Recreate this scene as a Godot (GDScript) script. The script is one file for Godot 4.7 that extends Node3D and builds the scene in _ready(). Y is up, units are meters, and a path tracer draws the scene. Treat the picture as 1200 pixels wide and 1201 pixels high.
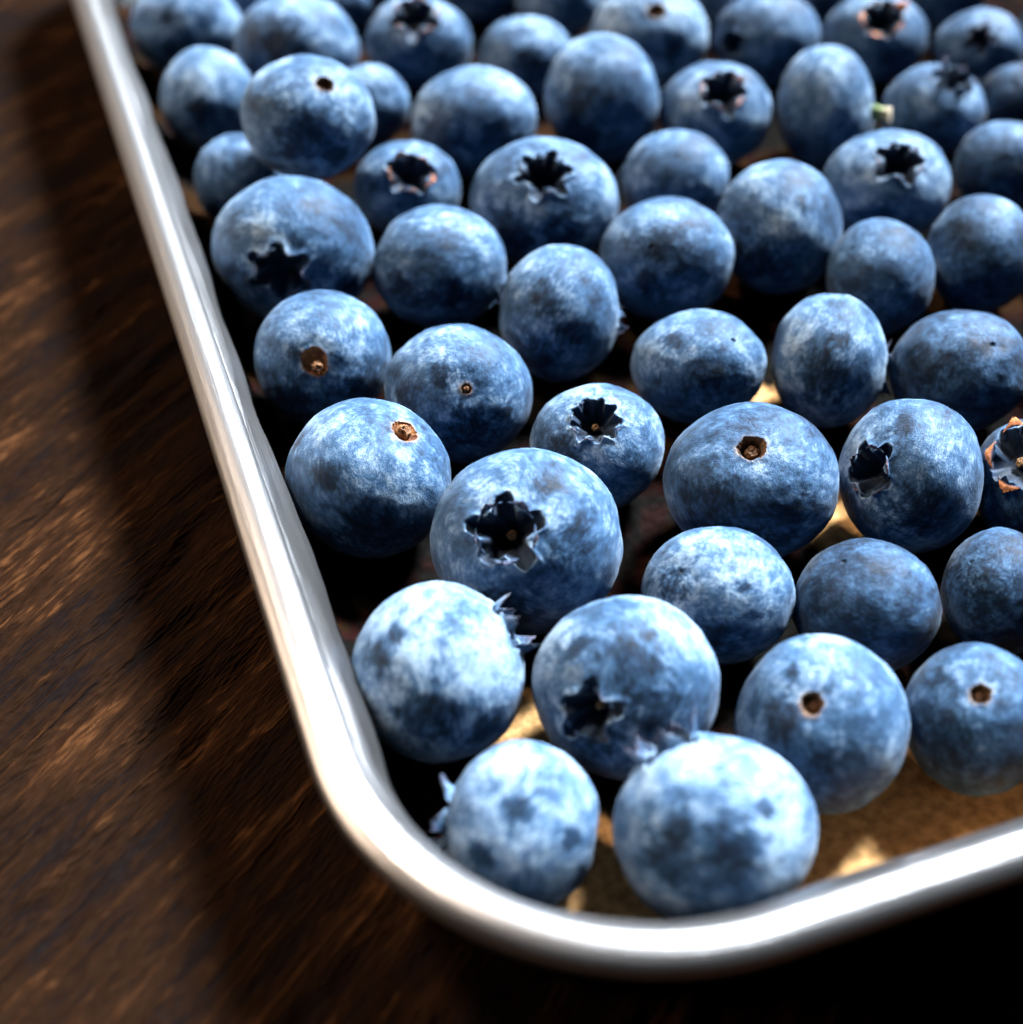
extends Node3D

const MM := 0.001
const BERRIES := [
	["pale blurred blueberry tucked into the top left of the tray against the metal rim", "plain", Vector3(-52.31, 7.85, -224.07), Vector3(8.84, 7.74, 8.29), Vector3(-23.9, 13.1, -9.4), Vector3(-0.123, 0.526, 0.842), {bloom_and_shade = 0.1}, [Vector4(0.02, -0.05, 1.00, 0.30), Vector4(-0.15, 0.58, 0.80, 0.16)]],
	["pale blurred blueberry at the top edge, second from the left rim", "plain", Vector3(-33.36, 8.57, -214.52), Vector3(9.73, 8.43, 9.08), Vector3(-25.0, 8.8, -6.3), Vector3(-0.282, 0.611, 0.740), {}, [Vector4(-0.23, 0.54, 0.81, 0.40)]],
	["pale blueberry beside the rim, left of the raised stem-scarred berry", "plain", Vector3(-45.34, 7.42, -200.60), Vector3(7.04, 7.47, 7.26), Vector3(-26.4, 12.7, -9.0), Vector3(-0.137, 0.618, 0.774), {bloom_and_shade = 0.1}, [Vector4(0.02, 0.25, 0.97, 0.30)]],
	["pale blueberry with small grey stem scar lying on top of the others", "scar", Vector3(-26.69, 18.20, -174.24), Vector3(8.74, 7.92, 8.33), Vector3(-27.4, 8.7, -6.1), Vector3(0.378, 0.825, 0.421), {hole = 0.14, tint = 0.8}, [Vector4(-0.03, 0.11, 0.99, 0.38), Vector4(0.50, -0.22, 0.84, 0.25), Vector4(-0.57, -0.52, 0.64, 0.20)]],
	["small pale blueberry peeping out right behind the raised berry", "plain", Vector3(-21.35, 5.84, -202.07), Vector3(6.02, 5.82, 5.92), Vector3(-27.1, 6.0, -4.3), Vector3(0.430, 0.616, 0.660), {}, []],
	["dark shaded blueberry under the raised berry beside the rim", "plain", Vector3(-37.72, 6.42, -178.52), Vector3(6.16, 6.46, 6.31), Vector3(-29.5, 11.9, -8.3), Vector3(-0.180, 0.677, 0.714), {bloom_and_shade = -0.1}, []],
	["large blueberry with a black star-shaped crown facing the lower left, beside the rim", "crown", Vector3(-27.43, 9.31, -156.37), Vector3(10.16, 9.10, 9.63), Vector3(-32.3, 9.9, -14.8), Vector3(-0.058, 0.264, 0.963), {hole = 0.34, star = 0.22, points = 6, lean = -0.2, flap = 0.10}, [Vector4(0.64, -0.17, 0.75, 0.30), Vector4(-0.49, 0.08, 0.87, 0.20)]],
	["blueberry with a ragged brown-flecked crown just right of the raised berry", "crown", Vector3(-14.29, 6.60, -176.00), Vector3(7.36, 6.48, 6.92), Vector3(-30.3, 4.6, -3.2), Vector3(0.134, 0.768, 0.626), {hole = 0.42, star = 0.25, flap = 0.22, lean = 0.1, rust = 0.9}, []],
	["blueberry with a dark ragged crown facing up at the top edge, left of centre", "crown", Vector3(-14.72, 7.55, -218.66), Vector3(8.49, 7.46, 7.97), Vector3(-25.0, 3.9, -2.8), Vector3(-0.003, 0.875, 0.485), {hole = 0.42, star = 0.25, flap = 0.2, lean = 0.2, rust = 0.5}, []],
	["small blueberry cut off by the top edge beside the ragged-crowned berry", "plain", Vector3(-28.49, 4.29, -241.36), Vector3(4.95, 4.23, 4.59), Vector3(-23.4, 6.5, -4.7), Vector3(0.337, 0.445, 0.830), {}, []],
	["wide smooth blueberry with a dark left side above the big star-crowned berry", "plain", Vector3(-5.43, 8.09, -192.08), Vector3(9.13, 7.94, 8.53), Vector3(-27.9, 1.6, 6.9), Vector3(0.614, 0.278, 0.739), {}, [Vector4(-0.54, 0.16, 0.83, 0.50)]],
	["small smooth blueberry near the top edge behind the tall round one", "plain", Vector3(2.28, 6.56, -215.83), Vector3(7.52, 6.46, 6.99), Vector3(-25.5, -0.6, 0.4), Vector3(-0.134, 0.859, 0.493), {}, [Vector4(0.04, 0.31, 0.95, 0.30)]],
	["tall smooth blueberry near the top with a dark lower left side", "plain", Vector3(13.28, 9.06, -197.38), Vector3(8.51, 9.16, 8.83), Vector3(-26.9, -3.9, 14.7), Vector3(-0.564, -0.094, 0.820), {}, [Vector4(-0.51, 0.27, 0.82, 0.35), Vector4(-0.41, -0.21, 0.89, 0.40)]],
	["pale blueberry with a small dark stem hole at the top edge", "scar", Vector3(21.93, 8.23, -219.95), Vector3(9.43, 8.10, 8.77), Vector3(-24.6, -5.7, 4.1), Vector3(0.021, 0.803, 0.596), {hole = 0.16, bloom_and_shade = 0.15}, [Vector4(0.33, 0.15, 0.93, 0.30)]],
	["blurred blueberry cut off by the top edge left of the stem-holed one", "plain", Vector3(7.94, 6.21, -238.74), Vector3(7.21, 6.12, 6.67), Vector3(-23.4, -1.9, 1.4), Vector3(-0.130, 0.373, 0.919), {}, []],
	["purplish blueberry with a round black crown opening on its left, near the top edge", "crown", Vector3(40.55, 7.45, -220.81), Vector3(8.44, 7.33, 7.89), Vector3(-24.5, -10.4, 7.4), Vector3(-0.761, 0.168, 0.626), {hole = 0.30, star = 0.12, flap = 0.05, bloom_and_shade = -0.1}, []],
	["blueberry with a wide dark crown holding an orange fleck, top right of centre", "crown", Vector3(29.88, 7.66, -195.36), Vector3(8.17, 7.59, 7.88), Vector3(-27.3, -8.7, 6.1), Vector3(-0.000, 0.812, 0.584), {hole = 0.40, star = 0.3, flap = 0.18, lean = 0.2, rust = 0.6}, []],
	["tall pale blueberry still carrying a short green stem", "stem", Vector3(45.92, 8.57, -195.70), Vector3(7.01, 8.77, 7.89), Vector3(-26.7, -13.2, 9.3), Vector3(0.899, 0.156, 0.410), {}, []],
	["blueberry with red-tipped crown at the top edge on the right", "crown", Vector3(57.88, 7.34, -221.02), Vector3(8.19, 7.22, 7.71), Vector3(-24.1, -14.7, 10.4), Vector3(-0.064, 0.775, 0.629), {hole = 0.40, star = 0.25, flap = 0.22, lean = 0.3, rust = 1.0}, []],
	["blurred blueberry with half-closed crown in the top right corner", "crown", Vector3(74.13, 6.48, -218.66), Vector3(7.10, 6.39, 6.74), Vector3(-24.1, -18.7, 13.2), Vector3(-0.254, 0.676, 0.691), {hole = 0.34, star = 0.3, flap = 0.2, lean = -0.5, bloom_and_shade = -0.12}, []],
	["blueberry with upturned crown just below the corner berry on the right", "crown", Vector3(62.48, 6.92, -197.51), Vector3(7.57, 6.84, 7.21), Vector3(-26.4, -17.6, 2.3), Vector3(0.248, 0.942, 0.228), {hole = 0.36, star = 0.3, flap = 0.25, lean = 0.1, bloom_and_shade = -0.1}, []],
	["shaded blueberry with a small dent at the upper right edge", "plain", Vector3(69.02, 6.35, -182.61), Vector3(6.60, 6.31, 6.45), Vector3(-27.9, -20.7, 14.3), Vector3(0.063, 0.665, 0.744), {bloom_and_shade = -0.16}, []],
	["pale blueberry with a ragged black crown, below the green stem", "crown", Vector3(50.76, 7.85, -174.36), Vector3(8.53, 7.73, 8.13), Vector3(-29.3, -16.2, 11.2), Vector3(0.008, 0.834, 0.551), {hole = 0.36, star = 0.3, flap = 0.16, lean = 0.2, rust = 0.2}, []],
	["small smooth blueberry with a pointed left tip, right of the big star-crowned berry", "crown", Vector3(22.62, 6.84, -177.91), Vector3(7.61, 6.72, 7.16), Vector3(-29.8, -7.2, 5.1), Vector3(-0.984, 0.067, -0.164), {hole = 0.16, star = 0.2, flap = 0.14, lean = -0.3}, []],
	["big blueberry with a black pointed star crown facing up, upper centre", "crown", Vector3(4.29, 8.76, -168.55), Vector3(9.77, 8.61, 9.19), Vector3(-30.9, -1.5, 1.0), Vector3(-0.022, 0.843, 0.537), {hole = 0.32, star = 0.28, points = 6, flap = 0.10, lean = 0.3}, [Vector4(-0.45, 0.06, 0.89, 0.40), Vector4(0.24, -0.03, 0.97, 0.30)]],
	["large smooth blueberry with a dark left side, right of centre near the top", "plain", Vector3(34.60, 8.51, -163.07), Vector3(8.17, 8.59, 8.38), Vector3(-31.2, -12.0, 16.3), Vector3(-0.548, 0.010, 0.837), {}, [Vector4(-0.43, 0.06, 0.90, 0.42), Vector4(0.20, 0.78, 0.59, 0.15)]],
	["small round dark blueberry below the ragged-crowned berry on the right", "plain", Vector3(46.31, 7.19, -153.59), Vector3(6.65, 7.30, 6.98), Vector3(-32.6, -16.8, 11.5), Vector3(-0.675, 0.713, 0.191), {bloom_and_shade = -0.1}, []],
	["dark blue tall blueberry at the right edge above the dented one", "plain", Vector3(60.08, 7.40, -158.53), Vector3(6.76, 7.53, 7.14), Vector3(-31.1, -20.8, 14.2), Vector3(-0.710, 0.555, 0.433), {bloom_and_shade = -0.17}, []],
	["round frosted blueberry with one dark rubbed patch, middle of the tray", "plain", Vector3(19.63, 7.90, -156.36), Vector3(8.55, 7.78, 8.16), Vector3(-32.8, -7.2, 4.9), Vector3(-0.317, 0.674, 0.667), {}, [Vector4(-0.07, 0.75, 0.65, 0.30), Vector4(-0.36, 0.18, 0.91, 0.25)]],
	["round mottled blueberry whose crown just shows at its right edge", "crown", Vector3(-9.02, 7.92, -154.78), Vector3(8.64, 7.79, 8.21), Vector3(-33.3, 3.4, -2.3), Vector3(0.933, -0.298, 0.203), {hole = 0.26, star = 0.3, flap = 0.16}, [Vector4(-0.46, 0.14, 0.88, 0.30), Vector4(0.22, 0.04, 0.97, 0.30)]],
	["tall mottled blueberry with a crown tip at its right edge, middle of the tray", "crown", Vector3(5.87, 8.04, -144.62), Vector3(7.41, 8.16, 7.79), Vector3(-35.1, -2.3, 1.6), Vector3(0.982, -0.181, -0.055), {hole = 0.22, star = 0.3, flap = 0.18, lean = -0.1}, [Vector4(-0.27, 0.71, 0.65, 0.25), Vector4(0.08, 0.31, 0.95, 0.25), Vector4(-0.39, -0.18, 0.90, 0.40)]],
	["wide low frosted blueberry with pale top, right of the tall mottled one", "plain", Vector3(21.80, 6.85, -135.54), Vector3(7.85, 6.61, 7.23), Vector3(-36.8, -9.1, 6.2), Vector3(0.413, 0.838, 0.356), {}, [Vector4(0.01, 0.48, 0.88, 0.30), Vector4(-0.47, 0.81, 0.34, 0.20)]],
	["tall frosted blueberry with crown flaps sticking out on its right", "crown", Vector3(36.92, 7.67, -135.57), Vector3(6.69, 7.90, 7.29), Vector3(-36.0, -15.2, 10.4), Vector3(0.990, -0.120, 0.075), {hole = 0.32, star = 0.2, flap = 0.26, lean = 0.5}, [Vector4(-0.30, 0.39, 0.87, 0.40), Vector4(-0.02, 0.81, 0.59, 0.20)]],
	["wide dark blueberry with a dented top at the right edge", "plain", Vector3(52.00, 7.24, -134.28), Vector3(8.03, 7.02, 7.53), Vector3(-35.4, -21.2, 14.3), Vector3(0.195, 0.874, 0.445), {bloom_and_shade = -0.17}, [Vector4(-0.77, 0.43, 0.48, 0.40), Vector4(-0.00, 0.85, 0.53, 0.20)]],
	["blueberry with an orange torn stem scar, beside the rim", "scar", Vector3(-21.93, 7.90, -135.76), Vector3(7.92, 7.89, 7.91), Vector3(-36.5, 9.2, -6.3), Vector3(0.039, 0.495, 0.868), {hole = 0.15, long = 1.0, tint = 1.4}, [Vector4(-0.41, -0.09, 0.91, 0.35), Vector4(0.71, 0.05, 0.70, 0.35), Vector4(-0.30, 0.62, 0.72, 0.12)]],
	["mottled blueberry with a tiny tan dot scar and dark rubbed patches", "scar", Vector3(-5.97, 7.98, -129.10), Vector3(8.37, 7.87, 8.12), Vector3(-38.2, 2.6, -11.8), Vector3(0.140, 0.659, 0.739), {hole = 0.075, tint = 1.3}, [Vector4(-0.17, 0.79, 0.59, 0.20), Vector4(0.17, 0.09, 0.98, 0.35), Vector4(-0.70, 0.35, 0.62, 0.20), Vector4(0.62, 0.28, 0.73, 0.15)]],
	["large blueberry beside the rim with tan stem scar at its upper right", "scar", Vector3(-14.97, 8.48, -114.02), Vector3(8.74, 8.33, 8.54), Vector3(-41.3, 7.5, -30.1), Vector3(0.503, 0.862, 0.065), {hole = 0.17, tint = 1.6}, [Vector4(0.14, 0.03, 0.99, 0.40), Vector4(-0.35, 0.63, 0.69, 0.20), Vector4(-0.81, 0.58, -0.01, 0.15)]],
	["blueberry with a round toothed black crown and a tan dot inside", "crown", Vector3(9.31, 7.05, -120.83), Vector3(7.30, 6.98, 7.14), Vector3(-40.2, -4.4, 3.0), Vector3(-0.079, 0.920, 0.384), {hole = 0.36, star = 0.14, points = 9, flap = 0.08, lean = 0.3, dot = 1.0}, [Vector4(-0.56, 0.47, 0.68, 0.30)]],
	["large dark blueberry with a deep brown-edged stem hole on top", "scar", Vector3(25.00, 8.56, -113.26), Vector3(9.12, 8.39, 8.75), Vector3(-41.1, -12.4, 8.4), Vector3(-0.129, 0.918, 0.374), {hole = 0.17, tint = 0.6, bloom_and_shade = -0.08}, [Vector4(-0.52, 0.24, 0.82, 0.40), Vector4(0.25, 0.22, 0.94, 0.35)]],
	["frosted blueberry with a black crown opening facing left, standing over a pale paper gap", "crown", Vector3(42.14, 8.11, -114.84), Vector3(7.47, 8.29, 7.88), Vector3(-39.7, -20.3, 13.7), Vector3(-0.768, 0.468, 0.437), {hole = 0.33, star = 0.25, flap = 0.12, lean = 0.2, rust = 0.2}, [Vector4(-0.13, 0.24, 0.96, 0.35), Vector4(-0.33, 0.94, 0.11, 0.15)]],
	["blueberry with an orange-edged open crown at the right edge", "crown", Vector3(54.72, 6.46, -115.64), Vector3(5.24, 6.83, 6.04), Vector3(-38.9, -25.2, 16.9), Vector3(-0.370, 0.888, 0.275), {hole = 0.55, star = 0.14, flap = 0.2, lean = 0.7, rust = 1.0, dot = 1.0, bloom_and_shade = -0.3}, []],
	["largest sharp blueberry with a black star crown facing the viewer", "crown", Vector3(1.53, 9.37, -103.56), Vector3(9.54, 9.32, 9.43), Vector3(-44.1, -0.8, 0.6), Vector3(-0.241, 0.743, 0.624), {hole = 0.34, star = 0.30, points = 5, flap = 0.13, lean = 0.35, dot = 0.4}, [Vector4(0.41, 0.60, 0.69, 0.22), Vector4(0.54, 0.70, 0.46, 0.12), Vector4(-0.17, -0.06, 0.98, 0.30), Vector4(0.19, 0.97, 0.15, 0.15)]],
	["round mottled blueberry below the stem-holed dark one", "plain", Vector3(20.13, 6.98, -98.42), Vector3(7.48, 6.79, 7.14), Vector3(-45.6, -11.6, 7.9), Vector3(-0.561, 0.785, 0.264), {}, [Vector4(-0.24, 0.17, 0.96, 0.35), Vector4(-0.67, 0.60, 0.43, 0.25), Vector4(0.19, 0.78, 0.60, 0.12)]],
	["dark round blueberry in front of the pale paper gap", "plain", Vector3(34.55, 6.75, -97.12), Vector3(7.14, 6.60, 6.87), Vector3(-44.9, -19.6, 13.2), Vector3(-0.442, 0.895, -0.053), {bloom_and_shade = -0.2}, [Vector4(-0.40, 0.37, 0.84, 0.35), Vector4(0.28, 0.62, 0.74, 0.15)]],
	["dark blueberry cut off by the right edge, below the orange-edged crown", "plain", Vector3(48.28, 6.16, -99.72), Vector3(5.52, 6.40, 5.96), Vector3(-43.0, -25.8, 17.3), Vector3(-0.676, 0.733, 0.074), {bloom_and_shade = -0.25}, [Vector4(-0.48, 0.58, 0.66, 0.50)]],
	["very pale blueberry by the rim with a ragged crown on its far right edge", "crown", Vector3(-6.58, 8.22, -87.53), Vector3(7.94, 8.33, 8.13), Vector3(-49.1, 4.3, -2.9), Vector3(0.859, 0.377, -0.347), {hole = 0.34, star = 0.25, flap = 0.22, lean = 0.1, bloom_and_shade = 0.2}, [Vector4(-0.11, 0.34, 0.93, 0.35), Vector4(-0.61, 0.69, 0.38, 0.20), Vector4(-0.47, 0.86, 0.21, 0.12), Vector4(0.56, 0.07, 0.82, 0.25)]],
	["large blueberry with a dark crown opening facing down left, near the front", "crown", Vector3(10.39, 8.41, -85.55), Vector3(8.52, 8.37, 8.44), Vector3(-49.6, -7.0, 4.8), Vector3(-0.477, 0.456, 0.752), {hole = 0.30, star = 0.25, flap = 0.06, lean = -0.3, dot = 0.6}, [Vector4(0.02, 0.92, 0.39, 0.32), Vector4(0.24, 0.59, 0.77, 0.30), Vector4(-0.55, 0.82, 0.13, 0.15), Vector4(-0.38, 0.29, 0.88, 0.30)]],
	["pale blueberry with a round dark stem hole, near the front paper strip", "scar", Vector3(27.65, 7.83, -81.76), Vector3(7.56, 7.95, 7.76), Vector3(-49.9, -18.5, 12.6), Vector3(-0.307, 0.861, 0.406), {hole = 0.14, tint = 0.5}, [Vector4(-0.60, 0.70, 0.38, 0.28), Vector4(-0.12, 0.95, 0.29, 0.08), Vector4(-0.24, 0.41, 0.88, 0.20), Vector4(-0.47, 0.89, -0.02, 0.10)]],
	["dark blueberry with a dark stem hole at the front right", "scar", Vector3(41.92, 6.74, -83.24), Vector3(6.46, 6.87, 6.66), Vector3(-47.8, -26.7, 18.0), Vector3(-0.205, 0.924, 0.323), {hole = 0.15, tint = 0.5, bloom_and_shade = -0.2}, [Vector4(-0.63, 0.27, 0.72, 0.45), Vector4(-0.67, 0.74, -0.05, 0.20)]],
	["pale front blueberry with a dark spot, crown flaps out at left, touching the rim", "crown", Vector3(0.94, 7.01, -71.57), Vector3(6.69, 7.17, 6.93), Vector3(-55.1, -0.7, 0.5), Vector3(-0.984, -0.007, -0.178), {hole = 0.34, star = 0.25, flap = 0.34, lean = 0.5, bloom_and_shade = 0.1}, [Vector4(-0.06, 0.91, 0.40, 0.20), Vector4(-0.52, 0.43, 0.74, 0.20), Vector4(0.61, 0.54, 0.58, 0.15), Vector4(0.76, -0.14, 0.63, 0.30)]],
	["largest frontmost blueberry with crown flaps on its far upper left", "crown", Vector3(16.76, 8.21, -70.33), Vector3(8.46, 8.07, 8.26), Vector3(-54.3, -13.6, 9.4), Vector3(-0.470, 0.551, -0.689), {hole = 0.36, star = 0.25, flap = 0.28, lean = 0.05, bloom_and_shade = 0.15}, [Vector4(-0.40, 0.81, 0.44, 0.15), Vector4(0.02, 0.71, 0.70, 0.30), Vector4(-0.55, 0.49, 0.68, 0.30), Vector4(0.38, 0.86, 0.35, 0.12)]],
	["blueberry just showing at the top edge right of the ragged-crowned berry", "plain", Vector3(-5.66, 6.33, -243.69), Vector3(7.32, 6.20, 6.76), Vector3(-22.9, 1.9, -1.4), Vector3(-0.068, 0.805, 0.589), {}, []],
	["blueberry just showing at the top edge above the purplish one", "plain", Vector3(37.73, 6.90, -243.91), Vector3(7.95, 6.80, 7.38), Vector3(-22.6, -8.8, 6.4), Vector3(-0.286, 0.835, 0.470), {}, []],
	["blueberry just showing at the top edge left of the red-tipped crown", "plain", Vector3(53.83, 6.28, -243.43), Vector3(7.15, 6.19, 6.67), Vector3(-22.5, -12.5, 9.0), Vector3(-0.358, 0.796, 0.487), {bloom_and_shade = -0.15}, []],
	["very dark blueberry at the top edge left of the corner", "plain", Vector3(73.27, 6.86, -241.20), Vector3(7.65, 6.76, 7.20), Vector3(-22.2, -16.9, 12.1), Vector3(-0.361, 0.797, 0.483), {bloom_and_shade = -0.2}, []],
	["black-shaded blueberry at the right edge below the corner berry", "plain", Vector3(76.94, 5.67, -203.49), Vector3(6.10, 5.60, 5.85), Vector3(-25.5, -20.7, 14.4), Vector3(-0.419, 0.720, 0.553), {bloom_and_shade = -0.3}, []],
	["blueberry just above the top edge behind the ragged crown", "plain", Vector3(-18.93, 5.75, -246.73), Vector3(6.62, 5.61, 6.12), Vector3(-22.9, 4.1, -3.0), Vector3(0.068, 0.834, 0.547), {}, []],
	["blueberry just above the top edge behind the pale pair", "plain", Vector3(-40.67, 6.85, -239.84), Vector3(7.84, 6.73, 7.29), Vector3(-22.9, 9.6, -6.9), Vector3(0.153, 0.882, 0.445), {}, []],
]

# berries further along the tray, past the edges of the picture: x, z, radius
const FURTHER := [Vector3(7.7, -254.1, 6.72), Vector3(25.4, -254.1, 6.83), Vector3(65.4, -254.2, 7.18), Vector3(75.8, -169.2, 6.93), Vector3(81.4, -190.3, 7.11), Vector3(90.0, -224.9, 6.77), Vector3(64.7, -126.7, 6.81), Vector3(-34.1, -254.6, 7.93), Vector3(70.7, -146.6, 7.65), Vector3(80.3, -255.0, 7.40), Vector3(46.8, -256.0, 6.93), Vector3(56.5, -87.8, 7.79), Vector3(-10.0, -257.5, 7.04), Vector3(89.1, -209.3, 7.37), Vector3(62.0, -102.6, 6.70), Vector3(34.7, -264.9, 7.04), Vector3(17.5, -266.8, 7.55), Vector3(56.6, -266.8, 7.21), Vector3(2.0, -267.9, 7.60), Vector3(72.2, -268.3, 7.60), Vector3(45.3, -276.7, 7.43), Vector3(73.0, -114.2, 7.79), Vector3(87.7, -177.2, 7.04), Vector3(83.2, -155.8, 7.31), Vector3(64.3, -282.5, 7.95), Vector3(79.6, -131.0, 7.83), Vector3(96.2, -194.6, 7.34), Vector3(71.6, -91.4, 7.39), Vector3(96.9, -163.6, 7.85), Vector3(92.1, -142.6, 7.71), Vector3(102.6, -178.7, 7.62), Vector3(89.5, -117.7, 7.95), Vector3(84.5, -102.3, 7.55), Vector3(106.3, -150.0, 7.75), Vector3(102.0, -129.0, 7.53), Vector3(101.8, -106.0, 7.92), Vector3(118.2, -136.9, 7.94), Vector3(115.0, -117.3, 7.82), Vector3(130.6, -112.1, 7.96)]

var rng := RandomNumberGenerator.new()
var patches := FastNoiseLite.new()   # where the waxy bloom is thick or worn
var grain := FastNoiseLite.new()     # finer wear of the bloom
var lumps := FastNoiseLite.new()     # unevenness of shapes
var skins: Array[StandardMaterial3D] = []
var flesh: StandardMaterial3D
var numbers := {}


func _ready() -> void:
	# ---- camera, light, exposure
	var eye := Camera3D.new()
	eye.name = "camera"
	var lens := CameraAttributesPhysical.new()
	lens.frustum_focal_length = 33.97
	lens.frustum_near = 0.01
	lens.frustum_far = 20.0
	lens.frustum_focus_distance = 0.148
	lens.exposure_aperture = 11.0
	eye.attributes = lens
	add_child(eye)
	eye.position = Vector3(0, 109.62, 0) * MM
	eye.rotation.x = -deg_to_rad(42.905)
	eye.current = true
	var air := Environment.new()
	air.background_mode = Environment.BG_COLOR
	air.background_color = Color(0.10, 0.14, 0.18)
	air.background_energy_multiplier = 0.6
	air.tonemap_mode = Environment.TONE_MAPPER_LINEAR
	air.tonemap_exposure = 1.0
	air.sdfgi_enabled = true
	air.ssao_enabled = true
	air.ssil_enabled = true
	var around := WorldEnvironment.new()
	around.name = "environment"
	around.environment = air
	add_child(around)
	beam("window_light", Vector3(0.47, 0.90, -0.74), Vector3(-0.026, 0, -0.102), 9.0, 0.36, 140.0, Color(0.95, 0.98, 1.0))
	beam("wood_fill_light", Vector3(-0.62, 0.85, -0.42), Vector3(-0.125, 0, -0.12), 6.2, 0.25, 19.0, Color(1.0, 0.90, 0.80))  # added narrow spot, fills the shadow band on the wood left of the tray
	area("room_light", Vector3(-0.95, 0.30, -0.20), Vector3(-0.03, 0, -0.12), Vector2(0.6, 0.4), 0.9, Color(1.0, 0.88, 0.76))
	# ---- noise shared by all builders
	patches.seed = 11; patches.frequency = 1.0; patches.fractal_octaves = 3
	grain.seed = 23; grain.frequency = 1.0; grain.fractal_octaves = 3; grain.fractal_gain = 0.6
	lumps.seed = 37; lumps.frequency = 1.0; lumps.fractal_octaves = 2
	# ---- the surface, the tray, its paper
	build_table()
	build_tray()
	make_skins()
	for k in BERRIES.size():
		build_berry(BERRIES[k], k)
	rng.seed = 991
	for k in FURTHER.size():
		var at: Vector3 = FURTHER[k]
		var source: Node3D = get_node(["blueberry_012", "blueberry_025", "blueberry_028", "blueberry_026", "blueberry_022"][k % 5])
		var more := source.duplicate() as Node3D
		more.name = numbered("blueberry")
		add_child(more)
		more.position = Vector3(at.x, 0, at.y) * MM
		more.rotation.y = rng.randf() * TAU
		more.scale = Vector3.ONE * (at.z / 8.2)
		tag(more, "blueberry lying further along the tray, past the edge of the picture", "blueberry", "blueberries past the edge of the picture")


func area(called: String, at: Vector3, to: Vector3, size: Vector2, energy: float, tint: Color) -> void:
	var l := AreaLight3D.new()
	l.name = called
	l.area_size = size
	l.light_energy = energy
	l.light_color = tint
	l.area_normalize_energy = true
	l.shadow_enabled = true
	l.area_range = 12.0
	add_child(l)
	l.look_at_from_position(at, to, Vector3.UP if absf((to - at).normalized().y) < 0.99 else Vector3.BACK)


func beam(called: String, at: Vector3, to: Vector3, half_angle: float, radius: float, energy: float, tint: Color) -> void:
	var l := SpotLight3D.new()
	l.name = called
	l.spot_angle = half_angle
	l.spot_angle_attenuation = 1.0
	l.spot_attenuation = 2.0
	l.spot_range = 12.0
	l.light_size = radius
	l.light_energy = energy
	l.light_color = tint
	l.shadow_enabled = true
	add_child(l)
	l.look_at_from_position(at, to, Vector3.UP)


func tag(o: Node, label: String, category: String, group := "", kind := "") -> void:
	if label: o.set_meta("label", label)
	if category: o.set_meta("category", category)
	if group: o.set_meta("group", group)
	if kind: o.set_meta("kind", kind)


func numbered(called: String) -> String:
	var n: int = numbers.get(called, 0)
	numbers[called] = n + 1
	return called if n == 0 else "%s_%03d" % [called, n]


func mesh_node(called: String, pos: PackedVector3Array, nor: PackedVector3Array, col: PackedColorArray, uv: PackedVector2Array, idx: PackedInt32Array, mat: Material, parent: Node) -> MeshInstance3D:
	var a := []
	a.resize(Mesh.ARRAY_MAX)
	a[Mesh.ARRAY_VERTEX] = pos
	a[Mesh.ARRAY_NORMAL] = nor
	if col.size(): a[Mesh.ARRAY_COLOR] = col
	if uv.size(): a[Mesh.ARRAY_TEX_UV] = uv
	a[Mesh.ARRAY_INDEX] = idx
	var m := ArrayMesh.new()
	m.add_surface_from_arrays(Mesh.PRIMITIVE_TRIANGLES, a)
	m.surface_set_material(0, mat)
	var o := MeshInstance3D.new()
	o.name = called
	o.mesh = m
	parent.add_child(o, true)
	return o


# Indices of a grid of rows x columns (column count includes the doubled seam when it closes), front faces clockwise.
func grid_index(rows: int, cols: int, flip := false) -> PackedInt32Array:
	var idx := PackedInt32Array()
	for i in rows - 1:
		for j in cols - 1:
			var a := i * cols + j
			var b := a + 1
			var c := a + cols
			var d := c + 1
			idx.append_array([a, c, b, b, c, d] if flip else [a, b, c, b, d, c])
	return idx


func grid_normals(pos: PackedVector3Array, rows: int, cols: int, closed: bool, turn := 1.0) -> PackedVector3Array:
	var nor := PackedVector3Array()
	nor.resize(pos.size())
	for i in rows:
		var up := maxi(i - 1, 0) * cols
		var dn := mini(i + 1, rows - 1) * cols
		for j in cols:
			var l := j - 1
			var r := j + 1
			if l < 0: l = cols - 2 if closed else 0
			if r >= cols: r = 1 if closed else cols - 1
			var v := (pos[i * cols + r] - pos[i * cols + l]).cross(pos[dn + j] - pos[up + j]) * turn
			nor[i * cols + j] = v.normalized() if v.length_squared() > 1e-28 else Vector3.ZERO
	for i in rows:      # rows that shrink to a point take the mean of their neighbours
		if nor[i * cols] == Vector3.ZERO or pos[i * cols].is_equal_approx(pos[i * cols + cols / 2]):
			var from := (i + 1 if i == 0 else i - 1) * cols
			var s := Vector3.ZERO
			for j in cols: s += nor[from + j]
			for j in cols: nor[i * cols + j] = s.normalized()
	return nor


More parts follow.
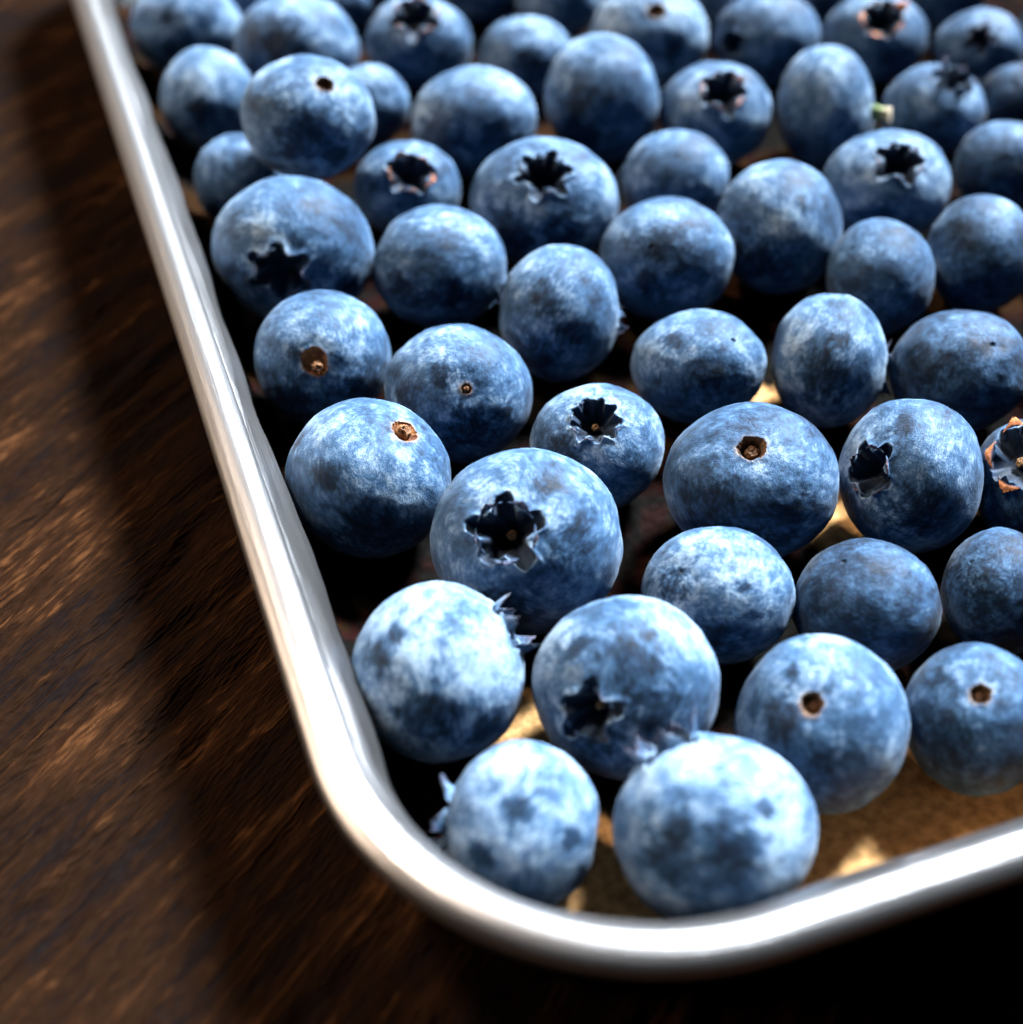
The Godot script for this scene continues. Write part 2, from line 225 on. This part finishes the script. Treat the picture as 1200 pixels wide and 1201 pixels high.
# ------------------------------------------------------------------ blueberries
func make_skins() -> void:
	var f := FastNoiseLite.new()
	f.seed = 5; f.frequency = 0.055; f.fractal_octaves = 4; f.fractal_gain = 0.75
	var fine := f.get_seamless_image(512, 512).get_data()
	f.seed = 8; f.frequency = 0.016; f.fractal_octaves = 3
	var wide := f.get_seamless_image(512, 512).get_data()
	f.seed = 12; f.noise_type = FastNoiseLite.TYPE_CELLULAR; f.frequency = 0.09; f.fractal_octaves = 1
	var cell := f.get_seamless_image(512, 512).get_data()
	var rgb := PackedByteArray()
	rgb.resize(512 * 512 * 3)
	var high := PackedByteArray()
	high.resize(512 * 512)
	var dull := PackedByteArray()
	dull.resize(512 * 512)
	for k in 512 * 512:
		var a := fine[k] / 255.0
		var b := wide[k] / 255.0
		var t := clampf(0.5 + (a - 0.5) * 1.5 + (b - 0.5) * 0.6, 0.0, 1.0)
		var thin := 1.0 - smoothstep(0.22, 0.55, t)
		rgb[k * 3] = int(255.0 * (1.0 - 0.42 * thin - 0.10 * (1.0 - t)))
		rgb[k * 3 + 1] = int(255.0 * (1.0 - 0.32 * thin - 0.08 * (1.0 - t)))
		rgb[k * 3 + 2] = int(255.0 * (1.0 - 0.21 * thin - 0.05 * (1.0 - t)))
		dull[k] = int(255.0 * (1.0 - 0.5 * thin))
		high[k] = int(clampf(255.0 * (0.55 * a + 0.25 * b + 0.2 * cell[k] / 255.0), 0.0, 255.0))
	var tint := ImageTexture.create_from_image(Image.create_from_data(512, 512, false, Image.FORMAT_RGB8, rgb))
	var relief := ImageTexture.create_from_image(Image.create_from_data(512, 512, false, Image.FORMAT_L8, high))
	var gloss := ImageTexture.create_from_image(Image.create_from_data(512, 512, false, Image.FORMAT_L8, dull))
	for k in 5:
		var m := StandardMaterial3D.new()
		m.resource_name = "blueberry_skin"
		m.vertex_color_use_as_albedo = true
		m.albedo_texture = tint
		m.uv1_triplanar = true
		m.uv1_scale = Vector3.ONE * (1.0 / (7.0 * MM))
		m.uv1_offset = Vector3(0.37, 0.61, 0.13) * k
		m.heightmap_enabled = true
		m.heightmap_texture = relief
		m.heightmap_scale = 0.011
		m.roughness = 0.72
		m.roughness_texture = gloss
		m.roughness_texture_channel = BaseMaterial3D.TEXTURE_CHANNEL_RED
		m.metallic_specular = 0.23
		m.rim_enabled = true
		m.rim = 0.07
		m.rim_tint = 0.0
		skins.append(m)
	flesh = StandardMaterial3D.new()
	flesh.resource_name = "dry_calyx"
	flesh.vertex_color_use_as_albedo = true
	flesh.albedo_texture = tint
	flesh.uv1_triplanar = true
	flesh.uv1_scale = Vector3.ONE * (1.0 / (7.0 * MM))
	flesh.roughness = 0.75
	flesh.metallic_specular = 0.3


func bloom_color(v: float) -> Color:
	v = clampf(v, 0.0, 1.0)
	var deep := Color(0.0015, 0.004, 0.009)
	var navy := Color(0.0045, 0.0175, 0.039)
	var blue := Color(0.031, 0.075, 0.138)
	var wax := Color(0.190, 0.252, 0.315)
	if v < 0.3: return deep.lerp(navy, v / 0.3)
	if v < 0.65: return navy.lerp(blue, (v - 0.3) / 0.35)
	return blue.lerp(wax, (v - 0.65) / 0.35)


func build_berry(row: Array, number: int) -> void:
	rng.seed = 7001 + number * 97
	var kind: String = row[1]
	var opts: Dictionary = row[6]
	var rubs: Array = row[7]
	var q := Basis.from_euler(Vector3(row[4]) * PI / 180.0)
	var qt := q.transposed()
	var size: Vector3 = Vector3(row[3]) * MM
	var y_axis := Vector3(row[5]).normalized()
	var x_axis := y_axis.cross(Vector3(0.31, 0.2, 0.93)).normalized().rotated(y_axis, rng.randf() * TAU)
	var own := Basis(x_axis, y_axis, x_axis.cross(y_axis))
	var crown := kind == "crown"
	var hole: float = opts.get("hole", 0.15 if kind == "scar" else 0.05)
	var amp: float = opts.get("star", 0.1 if crown else 0.02)
	var points: int = opts.get("points", 5)
	var long: float = opts.get("long", 0.0)
	var tint: float = opts.get("tint", 1.0)
	var rust: float = opts.get("rust", 0.0)
	var base: float = 0.63 + opts.get("bloom_and_shade", 0.0) + rng.randf_range(-0.05, 0.05)  # negative values on the right also paint the dim light there into the skin
	var deep := 0.40 if crown else 0.16
	if kind == "plain" or kind == "stem": deep = 0.03
	if tint > 1.1: deep = 0.07
	var shift := Vector3(rng.randf_range(-40, 40), rng.randf_range(-40, 40), rng.randf_range(-40, 40))
	var jit := []
	for k in points + 1: jit.append(rng.randf_range(0.65, 1.2))
	jit[points] = jit[0]
	var phase := rng.randf()
	# the thing's base: where it rests
	var ext := (q * Basis.from_scale(size) * qt).transposed() * Vector3.UP
	var rest := Vector3(0, ext.length(), 0)
	var root := Node3D.new()
	root.name = numbered("blueberry")
	add_child(root)
	root.position = Vector3(row[2]) * MM - rest
	tag(root, row[0], "blueberry", "blueberries in the tray")
	# ---- skin
	var cols := 129
	var inner := [0.0, 0.3, 0.55, 0.74, 0.86, 0.93, 0.97, 0.99]
	var outer := 88
	var rows := inner.size() + outer
	var pos := PackedVector3Array()
	var col := PackedColorArray()
	pos.resize(rows * cols)
	col.resize(rows * cols)
	for j in cols:
		var jj := j % (cols - 1)
		var phi := TAU * jj / (cols - 1)
		var spin := fposmod(phi / TAU + phase, 1.0) * points
		var which := int(spin) % points
		var tri := 1.0 - absf(2.0 * (spin - floorf(spin)) - 1.0)
		var peak: float = jit[which]
		var star := ((0.45 * pow(tri, 1.4) + 0.55 * smoothstep(0.28, 0.72, tri)) * peak * 2.0 - 0.85) * amp
		var wob := lumps.get_noise_3d(cos(phi) * 1.8 + shift.x, sin(phi) * 1.8, shift.y) * 0.16
		var open := hole * (1.0 + star + wob + long * pow(absf(cos(phi * 0.5 + 0.6)), 6.0))
		for i in rows:
			var u := 1.0
			var theta := 0.0
			var r := 1.0
			if i < inner.size():
				u = inner[i]
				theta = u * lerpf(hole * 0.82, open, smoothstep(0.80, 1.0, u))
				var down := 1.0 - pow(u, 7.0)
				r -= deep * down
				if crown: r += 0.06 * exp(-pow(u / 0.3, 2.0))
			else:
				var s := float(i - inner.size()) / (outer - 1)
				theta = open + (PI - open) * (s * 0.55 + 0.45 * s * s) if s < 1.0 else PI
			var dir := own * Vector3(sin(theta) * cos(phi), cos(theta), sin(theta) * sin(phi))
			var p := dir + shift
			var past := theta - open
			# unevenness, shoulders round the ends, the raised lip of the opening
			r += 0.035 * lumps.get_noise_3dv(p * 0.9) + 0.008 * lumps.get_noise_3dv(p * 4.0)
			if crown:
				r -= 0.05 * exp(-pow(theta / (hole + 0.28), 2.0))
				r += 0.042 * exp(-pow(past / 0.08, 2.0)) * (1.2 - tri)
			elif kind == "scar":
				r -= 0.055 * exp(-pow(theta / (hole + 0.16), 2.0))
				r += 0.012 * exp(-pow(past / 0.035, 2.0))
			else:
				r -= 0.03 * exp(-pow(theta / 0.25, 2.0))
			r -= 0.09 * exp(-pow((PI - theta) / 0.26, 2.0))
			# bloom
			var n1 := patches.get_noise_3dv(p * 0.95)
			var n2 := grain.get_noise_3dv(p * 3.6 + Vector3(0, 9, 0))
			var n3 := grain.get_noise_3dv(Vector3(p.x * 17.0, p.y * 9.0, p.z * 17.0))
			var v := base + 0.38 * n1 + 0.30 * n2 + 0.30 * n3
			for w: Vector4 in rubs:
				var off := dir.angle_to(Vector3(w.x, w.y, w.z)) / w.w
				var worn := 1.0 - smoothstep(0.35, 1.35, off + 0.55 * n2 + 0.35 * n3)
				v = lerpf(v, 0.20 + 0.40 * n3 + 0.25 * n2, worn * 0.85)
			if kind != "plain": v += 0.22 * exp(-maxf(past, 0.0) / 0.14) * (0.6 + n2)
			var c := bloom_color(v)
			if i < inner.size():
				if crown:
					c = bloom_color(0.22 + 0.3 * n2 + 0.25 * pow(u, 10.0)).lerp(Color(0.010, 0.008, 0.008), 0.45 + 0.35 * n1)
				elif kind == "scar":
					c = Color(0.12, 0.060, 0.028).lerp(Color(0.012, 0.009, 0.008), clampf(1.0 - pow(u, 5.0) + n2, 0.0, 1.0))
					if tint > 1.1: c = Color(0.30, 0.115, 0.035).lerp(Color(0.075, 0.022, 0.008), clampf(0.45 + 1.4 * n2, 0.0, 1.0))
			elif kind == "scar":
				var ring := exp(-pow(past / 0.03, 2.0))
				c = c.lerp(Color(0.20, 0.13, 0.085), ring * (0.45 + n2) * minf(tint + 0.2, 1.2))
			col[i * cols + j] = c
			pos[i * cols + j] = q * (size * (qt * (dir * r))) + rest
	var nor := grid_normals(pos, rows, cols, true, -1.0)
	mesh_node("skin", pos, nor, col, PackedVector2Array(), grid_index(rows, cols), skins[number % skins.size()], root)
	# ---- what the ends carry
	var place := func(v: Vector3) -> Vector3: return q * (size * (qt * (own * v))) + rest
	if crown:
		var flap: float = opts.get("flap", 0.15)
		var lean: float = opts.get("lean", 0.2)
		for k in points:
			sepal(place, points, k, phase, hole * (1.0 - 0.55 * amp), flap * jit[k], lean, rust, base, shift, root)
		if opts.has("dot"):
			cap("blossom_scar", place, 0.10 * hole / 0.4, 1.0 - deep + 0.055, 0.03, Color(0.30, 0.17, 0.075), Color(0.10, 0.045, 0.02), shift, root)
	elif kind == "scar":
		cap("stem_scar", place, hole * 0.60, 1.0 - deep - 0.004 + 0.012 * tint, 0.045 * tint, Color(0.20, 0.085, 0.034) * minf(tint, 1.1), Color(0.04, 0.018, 0.010), shift, root)
	elif kind == "stem":
		stem(place, root, shift)


# One dry flap of the crown: a thin curved tongue that rises from the lip of the opening.
func sepal(place: Callable, points: int, k: int, phase: float, ring: float, flap: float, lean: float, rust: float, base: float, shift: Vector3, root: Node3D) -> void:
	var nu := 11
	var nv := 8
	var mid := ((k + 1.0) / points - phase) * TAU
	var half := PI / points * 0.86
	var pos := PackedVector3Array()
	var col := PackedColorArray()
	lean += rng.randf_range(-0.25, 0.25)
	for side in 2:
		for i in nv:
			var v := float(i) / (nv - 1)
			for j in nu:
				var u := 2.0 * j / (nu - 1) - 1.0
				var ripple := lumps.get_noise_3d(u * 2.0 + k * 5.0, v * 2.0, shift.x)
				var phi := mid + u * half * (1.0 - 0.62 * pow(v, 1.6)) + ripple * 0.08
				var up := flap * v * (1.0 - 0.45 * u * u) * (1.0 + 0.5 * ripple)
				var bend := lean * (0.35 + 0.9 * v)
				var theta := ring * (1.0 + 0.10 * (1.0 - v)) + up * sin(bend) + 0.05 * u * u * ring
				var r := 0.935 + up * cos(bend) + 0.03 * (1.0 - v) * (1.0 - v)
				var thick := 0.018 * (1.0 - 0.5 * v) * (1.0 - pow(absf(u), 4.0)) * (1.0 - pow(v, 5.0))
				theta += thick if side == 0 else -thick
				pos.append(place.call(Vector3(sin(theta) * cos(phi), cos(theta), sin(theta) * sin(phi)) * r))
				var c := bloom_color(base - 0.05 - 0.15 * v + 0.5 * ripple)
				if side == 1: c = c.lerp(Color(0.02, 0.025, 0.05), 0.35)
				var dry_or_lit := smoothstep(0.55 - 0.25 * rust, 1.0 - 0.25 * rust, v + 0.25 * ripple + 0.12 * absf(u))
				c = c.lerp(Color(0.10, 0.04, 0.025).lerp(Color(0.46, 0.16, 0.055), rust), clampf(dry_or_lit * (0.35 + 0.8 * rust), 0.0, 1.0))
				col.append(c)
	var half_count := nu * nv
	var idx := grid_index(nv, nu)
	var nor := grid_normals(pos.slice(0, half_count), nv, nu, false, -1.0)
	var back := grid_normals(pos.slice(half_count), nv, nu, false, 1.0)
	nor.append_array(back)
	for t in grid_index(nv, nu, true): idx.append(t + half_count)
	mesh_node("sepal", pos, nor, col, PackedVector2Array(), idx, flesh, root)


# A small rough mound at the end of the berry.
func cap(called: String, place: Callable, wide: float, at: float, high: float, light: Color, dark: Color, shift: Vector3, root: Node3D) -> void:
	var rows := 9
	var cols := 25
	var pos := PackedVector3Array()
	var col := PackedColorArray()
	for i in rows:
		var u := float(i) / (rows - 1)
		for j in cols:
			var phi := TAU * (j % (cols - 1)) / (cols - 1)
			var n := lumps.get_noise_3d(cos(phi) * u * 2.2 + shift.x, sin(phi) * u * 2.2 + shift.y, 3.0)
			var theta := wide * u * (1.0 + 0.25 * n)
			var r := at + high * (1.0 - u * u) * (1.0 + n) - high * 0.5 * exp(-pow(u / 0.25, 2.0)) - 0.02 * smoothstep(0.85, 1.0, u)
			pos.append(place.call(Vector3(sin(theta) * cos(phi), cos(theta), sin(theta) * sin(phi)) * r))
			col.append(dark.lerp(light, clampf(0.45 + 1.1 * n + 0.25 * u, 0.0, 1.0)))
	mesh_node(called, pos, grid_normals(pos, rows, cols, true, -1.0), col, PackedVector2Array(), grid_index(rows, cols), flesh, root)


func stem(place: Callable, root: Node3D, shift: Vector3) -> void:
	var rows := 16
	var cols := 17
	var pos := PackedVector3Array()
	var col := PackedColorArray()
	for i in rows:
		var u := float(i) / (rows - 1)
		for j in cols:
			var phi := TAU * (j % (cols - 1)) / (cols - 1)
			var n := lumps.get_noise_3d(cos(phi) * 2.0 + shift.x, u * 5.0, sin(phi) * 2.0)
			var wide := (0.115 - 0.03 * sin(u * PI) + 0.03 * u) * (1.0 + 0.2 * n)
			if i == rows - 1: wide = 0.0
			pos.append(place.call(Vector3(wide * cos(phi) + 0.10 * u * u, 0.93 + 0.44 * minf(u * 1.07, 1.0), wide * sin(phi))))
			col.append(Color(0.13, 0.17, 0.06).lerp(Color(0.36, 0.28, 0.19), smoothstep(0.45, 0.9, u + 0.3 * n)))
	mesh_node("stem", pos, grid_normals(pos, rows, cols, true, -1.0), col, PackedVector2Array(), grid_index(rows, cols), flesh, root)


# ------------------------------------------------------------------ tray
const LENGTH := Vector2(320.0, 230.0)
const CORNER := 26.0
const LIT_SPOTS := [Vector3(61.5, -49.4, 3.6), Vector3(64.0, -73.4, 1.6), Vector3(21.1, -18.3, 5.0), Vector3(20.2, -34.8, 3.5)]   # lit spots put into the paper colour: x, z, radius

# Points of a rounded rectangle, each with its outward normal: [position, normal].
func outline() -> Array:
	var out := []
	var centres := [Vector2(CORNER, -CORNER), Vector2(LENGTH.x - CORNER, -CORNER), Vector2(LENGTH.x - CORNER, -LENGTH.y + CORNER), Vector2(CORNER, -LENGTH.y + CORNER)]
	for c in 4:
		var from := PI - c * PI / 2.0
		for k in 31:
			var a := from - k * PI / 60.0
			var n := Vector2(cos(a), sin(a))
			out.append([centres[c] + n * CORNER, n])
		var here: Array = out[-1]
		var next: Vector2 = centres[(c + 1) % 4] + here[1] * CORNER
		var steps := int((next - here[0]).length() / 2.5)
		for k in range(1, steps): out.append([here[0].lerp(next, float(k) / steps), here[1]])
	out.append(out[0])
	return out


func sweep(called: String, loop: Array, profile: Array, closed: bool, rough: float, mat: Material, parent: Node) -> MeshInstance3D:
	var cols := profile.size() + (1 if closed else 0)
	var rows := loop.size()
	var pos := PackedVector3Array()
	var uv := PackedVector2Array()
	var gone := 0.0
	for i in rows:
		var at: Vector2 = loop[i][0]
		var n: Vector2 = loop[i][1]
		if i: gone += at.distance_to(loop[i - 1][0])
		for j in cols:
			var p: Vector2 = profile[j % profile.size()]
			var bump := rough * (lumps.get_noise_3d(at.x * 0.025, at.y * 0.025, j * 0.35) + 0.35 * lumps.get_noise_3d(at.x * 0.075, at.y * 0.075, j * 0.7))
			var d := p.x + bump
			pos.append(Vector3(at.x + n.x * d, p.y + bump * 0.6, at.y + n.y * d) * MM)
			uv.append(Vector2(gone / 40.0, float(j) / cols))
	var nor := PackedVector3Array()
	nor.resize(pos.size())
	for i in rows:
		var up := (i - 1 if i > 0 else rows - 2) * cols
		var dn := (i + 1 if i < rows - 1 else 1) * cols
		for j in cols:
			var l := j - 1
			var r := j + 1
			if l < 0: l = cols - 2 if closed else 0
			if r >= cols: r = 1 if closed else cols - 1
			nor[i * cols + j] = (pos[dn + j] - pos[up + j]).cross(pos[i * cols + r] - pos[i * cols + l]).normalized()
	return mesh_node(called, pos, nor, PackedColorArray(), uv, grid_index(rows, cols, false), mat, parent)


func build_tray() -> void:
	var root := Node3D.new()
	root.name = "baking_tray"
	add_child(root)
	root.position = Vector3(-5.4, 0.0, -48.4) * MM
	root.rotation.y = deg_to_rad(19.5)
	tag(root, "silver aluminium baking tray with rounded rolled rim holding the blueberries", "tray")
	var f := FastNoiseLite.new()
	f.seed = 3; f.frequency = 0.03; f.fractal_octaves = 4
	f.frequency = 0.06
	var worn := f.get_seamless_image(32, 512)
	worn.resize(512, 512, Image.INTERPOLATE_CUBIC)
	var f2 := f.get_seamless_image(512, 512)
	var bytes := PackedByteArray()
	bytes.resize(512 * 512)
	var a := worn.get_data()
	var b := f2.get_data()
	for k in bytes.size(): bytes[k] = clampi(int(a[k] * 0.7 + b[k] * 0.3), 0, 255)
	var tex := ImageTexture.create_from_image(Image.create_from_data(512, 512, false, Image.FORMAT_L8, bytes))
	var metal := StandardMaterial3D.new()
	metal.resource_name = "brushed_aluminium"
	metal.albedo_color = Color(0.56, 0.56, 0.57)
	metal.metallic = 1.0
	metal.roughness = 0.34
	metal.heightmap_enabled = true
	metal.heightmap_texture = tex
	metal.heightmap_scale = 0.004
	var loop := outline()
	var bead := []
	for k in 28:
		var t := TAU * k / 28.0
		bead.append(Vector2(0.4 + 2.05 * cos(t), 14.7 + 1.65 * sin(t)))
	sweep("rim", loop, bead, true, 0.035, metal, root)
	# the turned-over shoulder inside the rim, then the wall below it, the shade beside the berries put into its colour
	var shoulder := [Vector2(-0.6, 13.6), Vector2(-1.8, 12.4), Vector2(-2.6, 10.8), Vector2(-3.45, 10.6), Vector2(-3.75, 11.0), Vector2(-3.6, 11.7), Vector2(-3.25, 12.5), Vector2(-2.85, 13.3), Vector2(-2.45, 14.0), Vector2(-2.05, 14.6), Vector2(-1.6, 15.1), Vector2(-1.1, 15.5), Vector2(-0.6, 15.4)]
	sweep("shoulder", loop, shoulder, true, 0.9, metal, root)
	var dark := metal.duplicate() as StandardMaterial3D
	dark.resource_name = "shaded_aluminium"
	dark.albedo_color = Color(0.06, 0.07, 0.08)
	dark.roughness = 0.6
	var plate := dark.duplicate() as StandardMaterial3D  # base carries the same painted-in shade as the wall
	plate.uv1_triplanar = true
	plate.uv1_scale = Vector3.ONE * 50.0
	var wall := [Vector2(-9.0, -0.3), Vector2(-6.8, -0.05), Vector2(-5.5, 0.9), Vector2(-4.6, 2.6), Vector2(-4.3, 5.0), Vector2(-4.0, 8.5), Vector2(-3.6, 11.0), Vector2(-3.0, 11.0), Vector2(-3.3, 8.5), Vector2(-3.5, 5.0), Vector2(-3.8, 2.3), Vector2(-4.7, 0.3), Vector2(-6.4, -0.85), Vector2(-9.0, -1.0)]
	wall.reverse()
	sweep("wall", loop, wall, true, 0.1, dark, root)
	for side in 2:
		var y := -0.3 if side == 0 else -1.0
		var pos := PackedVector3Array([Vector3(LENGTH.x / 2, y, -LENGTH.y / 2) * MM])
		var nor := PackedVector3Array([Vector3.UP * (1.0 if side == 0 else -1.0)])
		var idx := PackedInt32Array()
		for k in loop.size():
			var p: Vector2 = loop[k][0] - loop[k][1] * 9.0
			pos.append(Vector3(p.x, y, p.y) * MM)
			nor.append(nor[0])
			if k: idx.append_array([0, k, k + 1] if side == 0 else [0, k + 1, k])
		mesh_node("base", pos, nor, PackedColorArray(), PackedVector2Array(), idx, plate, root)
	build_paper(root.transform)


func build_paper(frame: Transform3D) -> void:
	var f := FastNoiseLite.new()
	f.seed = 41; f.frequency = 0.045; f.fractal_octaves = 4
	var im := f.get_seamless_image(256, 256)
	var d := im.get_data()
	var rgb := PackedByteArray()
	rgb.resize(256 * 256 * 3)
	for k in d.size():
		var t := 0.82 + 0.36 * (d[k] / 255.0 - 0.5)
		rgb[k * 3] = int(255.0 * minf(t, 1.0)); rgb[k * 3 + 1] = int(250.0 * minf(t, 1.0)); rgb[k * 3 + 2] = int(242.0 * minf(t, 1.0))
	var m := StandardMaterial3D.new()
	m.resource_name = "kraft_paper"
	m.vertex_color_use_as_albedo = true
	m.albedo_texture = ImageTexture.create_from_image(Image.create_from_data(256, 256, false, Image.FORMAT_RGB8, rgb))
	m.heightmap_enabled = true
	m.heightmap_texture = ImageTexture.create_from_image(im)
	m.heightmap_scale = 0.006
	m.uv1_triplanar = true
	m.uv1_scale = Vector3.ONE * 55.0
	m.roughness = 1.0
	m.metallic_specular = 0.04
	var cols := 220
	var rows := 150
	var pos := PackedVector3Array()
	var col := PackedColorArray()
	for i in rows:
		for j in cols:
			var x := 5.6 + 303.0 * pow(float(j) / (cols - 1), 1.35)
			var start := -9.5
			if x < CORNER: start = -CORNER + sqrt(maxf(16.5 * 16.5 - (CORNER - x) * (CORNER - x), 0.0))
			var climb := 0.6 + 7.2 * smoothstep(24.0, 52.0, x) + 1.1 * lumps.get_noise_2d(x * 0.12, 4.0)
			var z := start
			var y := 0.0
			if i < 120:      # flat on the base
				var s := 1.0 - i / 120.0
				z = lerpf(start, -220.0, s * s)
				y = -0.18 + 0.12 * lumps.get_noise_2d(x * 0.05, z * 0.05) + 0.13 * pow(maxf(9.4 - x, 0.0), 2.0)
			else:           # bent up against the front wall
				var run := climb * (i - 119.0) / 30.0
				var bend := minf(run / 4.2, 1.15)
				z = start + sin(bend) * 4.2 + maxf(run - 4.2 * 1.15, 0.0) * cos(1.15)
				y = -0.18 + (1.0 - cos(bend)) * 4.2 + maxf(run - 4.2 * 1.15, 0.0) * sin(1.15)
				y += 0.12 * lumps.get_noise_2d(x * 0.3, z * 0.3)
			pos.append(Vector3(x, y, z) * MM)
			# shade between the berries put into the paper colour; the front strip left lit
			var mottle := patches.get_noise_2d(x * 0.045, z * 0.045) + 0.35 * grain.get_noise_2d(x * 0.3, z * 0.3)
			var gap_shade := smoothstep(-1.2, -0.8, mottle) * smoothstep(-14.0, -25.0, z)
			for dry_or_lit: Vector3 in LIT_SPOTS: gap_shade *= smoothstep(dry_or_lit.z * 0.7, dry_or_lit.z * 1.3, Vector2(x - dry_or_lit.x, z - dry_or_lit.y).length() * (1.0 + 0.3 * mottle))
			col.append(Color(0.50, 0.295, 0.135).lerp(Color(0.006, 0.004, 0.004).lerp(Color(0.016, 0.0085, 0.005), smoothstep(-0.1, 0.35, mottle)), gap_shade))
	var nor := grid_normals(pos, rows, cols, false, -1.0)
	var idx := grid_index(rows, cols)
	var count := pos.size()
	for k in count:
		pos.append(pos[k] - nor[k] * 0.07 * MM)
		nor.append(-nor[k])
		col.append(col[k])
	for t in grid_index(rows, cols, true): idx.append(t + count)
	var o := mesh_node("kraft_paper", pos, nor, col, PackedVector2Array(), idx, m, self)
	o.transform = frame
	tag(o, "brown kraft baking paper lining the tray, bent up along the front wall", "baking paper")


# ------------------------------------------------------------------ table
func streaks(seed_: int, freq: float, octaves: int, stretch: int, w: int, h: int) -> PackedByteArray:
	var f := FastNoiseLite.new()
	f.seed = seed_; f.frequency = freq; f.fractal_octaves = octaves; f.fractal_gain = 0.68
	var im := f.get_seamless_image(w / stretch, h)
	im.resize(w, h, Image.INTERPOLATE_CUBIC)
	return im.get_data()


func build_table() -> void:
	var w := 1536
	var h := 2048
	var s1 := streaks(61, 0.010, 4, 6, w, h)
	var s2 := streaks(62, 0.034, 4, 6, w, h)
	var s3 := streaks(63, 0.12, 3, 8, w, h)
	var s4 := streaks(66, 0.36, 2, 6, w, h)
	var blot := streaks(64, 0.006, 5, 2, w, h)
	var chip := streaks(65, 0.03, 5, 3, w, h)
	var pal := PackedByteArray()
	for k in 256:
		var t := k / 255.0
		var c := Color(0.003, 0.002, 0.002).lerp(Color(0.0055, 0.0026, 0.0015), smoothstep(0.0, 0.35, t))
		c = c.lerp(Color(0.0085, 0.0038, 0.0019), smoothstep(0.35, 0.65, t))
		c = c.lerp(Color(0.030, 0.0125, 0.0050), smoothstep(0.65, 1.0, t)).linear_to_srgb()
		pal.append_array([c.r8, c.g8, c.b8])
	# hairline scratches and pores, nearly along the grain
	var marks := PackedByteArray()
	marks.resize(w * h)
	marks.fill(100)
	rng.seed = 4242
	for k in 900:
		var x := rng.randf() * w
		var y := rng.randf() * h
		var pale := k < 150
		var steps := int(rng.randf_range(40, 420) if pale else rng.randf_range(20, 160))
		var slope := rng.randf_range(-0.10, 0.10)
		var deep := int(rng.randf_range(25, 110)) if pale else -int(rng.randf_range(25, 90))
		for q in steps:
			y += slope + rng.randf_range(-0.3, 0.3)
			var at := posmod(int(y), h) * w + posmod(int(x) + q, w)
			var fade := minf(minf(q, steps - q) / 20.0, 1.0)
			marks[at] = clampi(marks[at] + int(deep * fade), 0, 255)
			if k % 3 == 0:
				at = posmod(int(y) + 1, h) * w + posmod(int(x) + q, w)
				marks[at] = clampi(marks[at] + int(deep * fade * 0.7), 0, 255)
	var rgb := PackedByteArray()
	rgb.resize(w * h * 3)
	var high := PackedByteArray()
	high.resize(w * h)
	for k in w * h:
		var a := s1[k] * 0.24 + s2[k] * 0.30 + s3[k] * 0.28 + s4[k] * 0.18
		var t := 92.0 + (a - 127.0) * 2.2 + (blot[k] - 127.0) * 0.9 + (marks[k] - 100) * 1.3 + maxf(chip[k] - 165.0, 0.0) * 1.7
		var ti := clampi(int(t), 0, 255) * 3
		rgb[k * 3] = pal[ti]; rgb[k * 3 + 1] = pal[ti + 1]; rgb[k * 3 + 2] = pal[ti + 2]
		high[k] = clampi(int(a * 0.75 + s4[k] * 0.2 + (marks[k] - 100) * 0.7), 0, 255)
	var m := StandardMaterial3D.new()
	m.resource_name = "worn_dark_wood"
	m.albedo_texture = ImageTexture.create_from_image(Image.create_from_data(w, h, false, Image.FORMAT_RGB8, rgb))
	m.heightmap_enabled = true
	m.heightmap_texture = ImageTexture.create_from_image(Image.create_from_data(w, h, false, Image.FORMAT_L8, high))
	m.heightmap_scale = 0.12
	m.roughness = 0.68
	m.metallic_specular = 0.04
	var root := Node3D.new()
	root.name = "wooden_table"
	add_child(root)
	root.position = Vector3(-20, -1.05, -150) * MM
	root.rotation.y = deg_to_rad(58.0)
	tag(root, "dark brown worn wooden tabletop with rough diagonal grain under the tray", "table")
	var xs := PackedFloat32Array()
	var zs := PackedFloat32Array()
	for k in 13: xs.append(-900.0 + k * 60.0)
	for k in 121: xs.append(-160.0 + k * 2.7)
	for k in 13: xs.append(200.0 + k * 60.0)
	for k in 9: zs.append(-600.0 + k * 50.0)
	for k in 441: zs.append(-170.0 + k * 0.8)
	for k in 9: zs.append(200.0 + k * 50.0)
	var pos := PackedVector3Array()
	var uv := PackedVector2Array()
	var cracks := FastNoiseLite.new()
	cracks.seed = 77; cracks.frequency = 1.0; cracks.fractal_octaves = 3
	for z in zs:
		for x in xs:
			var n := cracks.get_noise_2d(x * 0.012, z * 0.14)
			var c := cracks.get_noise_2d(x * 0.006 + 40.0, z * 0.05)
			var groove := exp(-pow(c / 0.035, 2.0))
			pos.append(Vector3(x, -0.25 + 0.35 * minf(n, 0.6) - 0.9 * groove, z) * MM)
			uv.append(Vector2(x / 200.0, z / 200.0))
	var nor := grid_normals(pos, zs.size(), xs.size(), false, -1.0)
	mesh_node("tabletop", pos, nor, PackedColorArray(), uv, grid_index(zs.size(), xs.size()), m, root)
	var slab := MeshInstance3D.new()
	slab.name = "underside"
	var box := BoxMesh.new()
	box.size = Vector3(1500, 26, 1120) * MM
	box.material = m
	slab.mesh = box
	root.add_child(slab)
	slab.position = Vector3(0, -16, 0) * MM
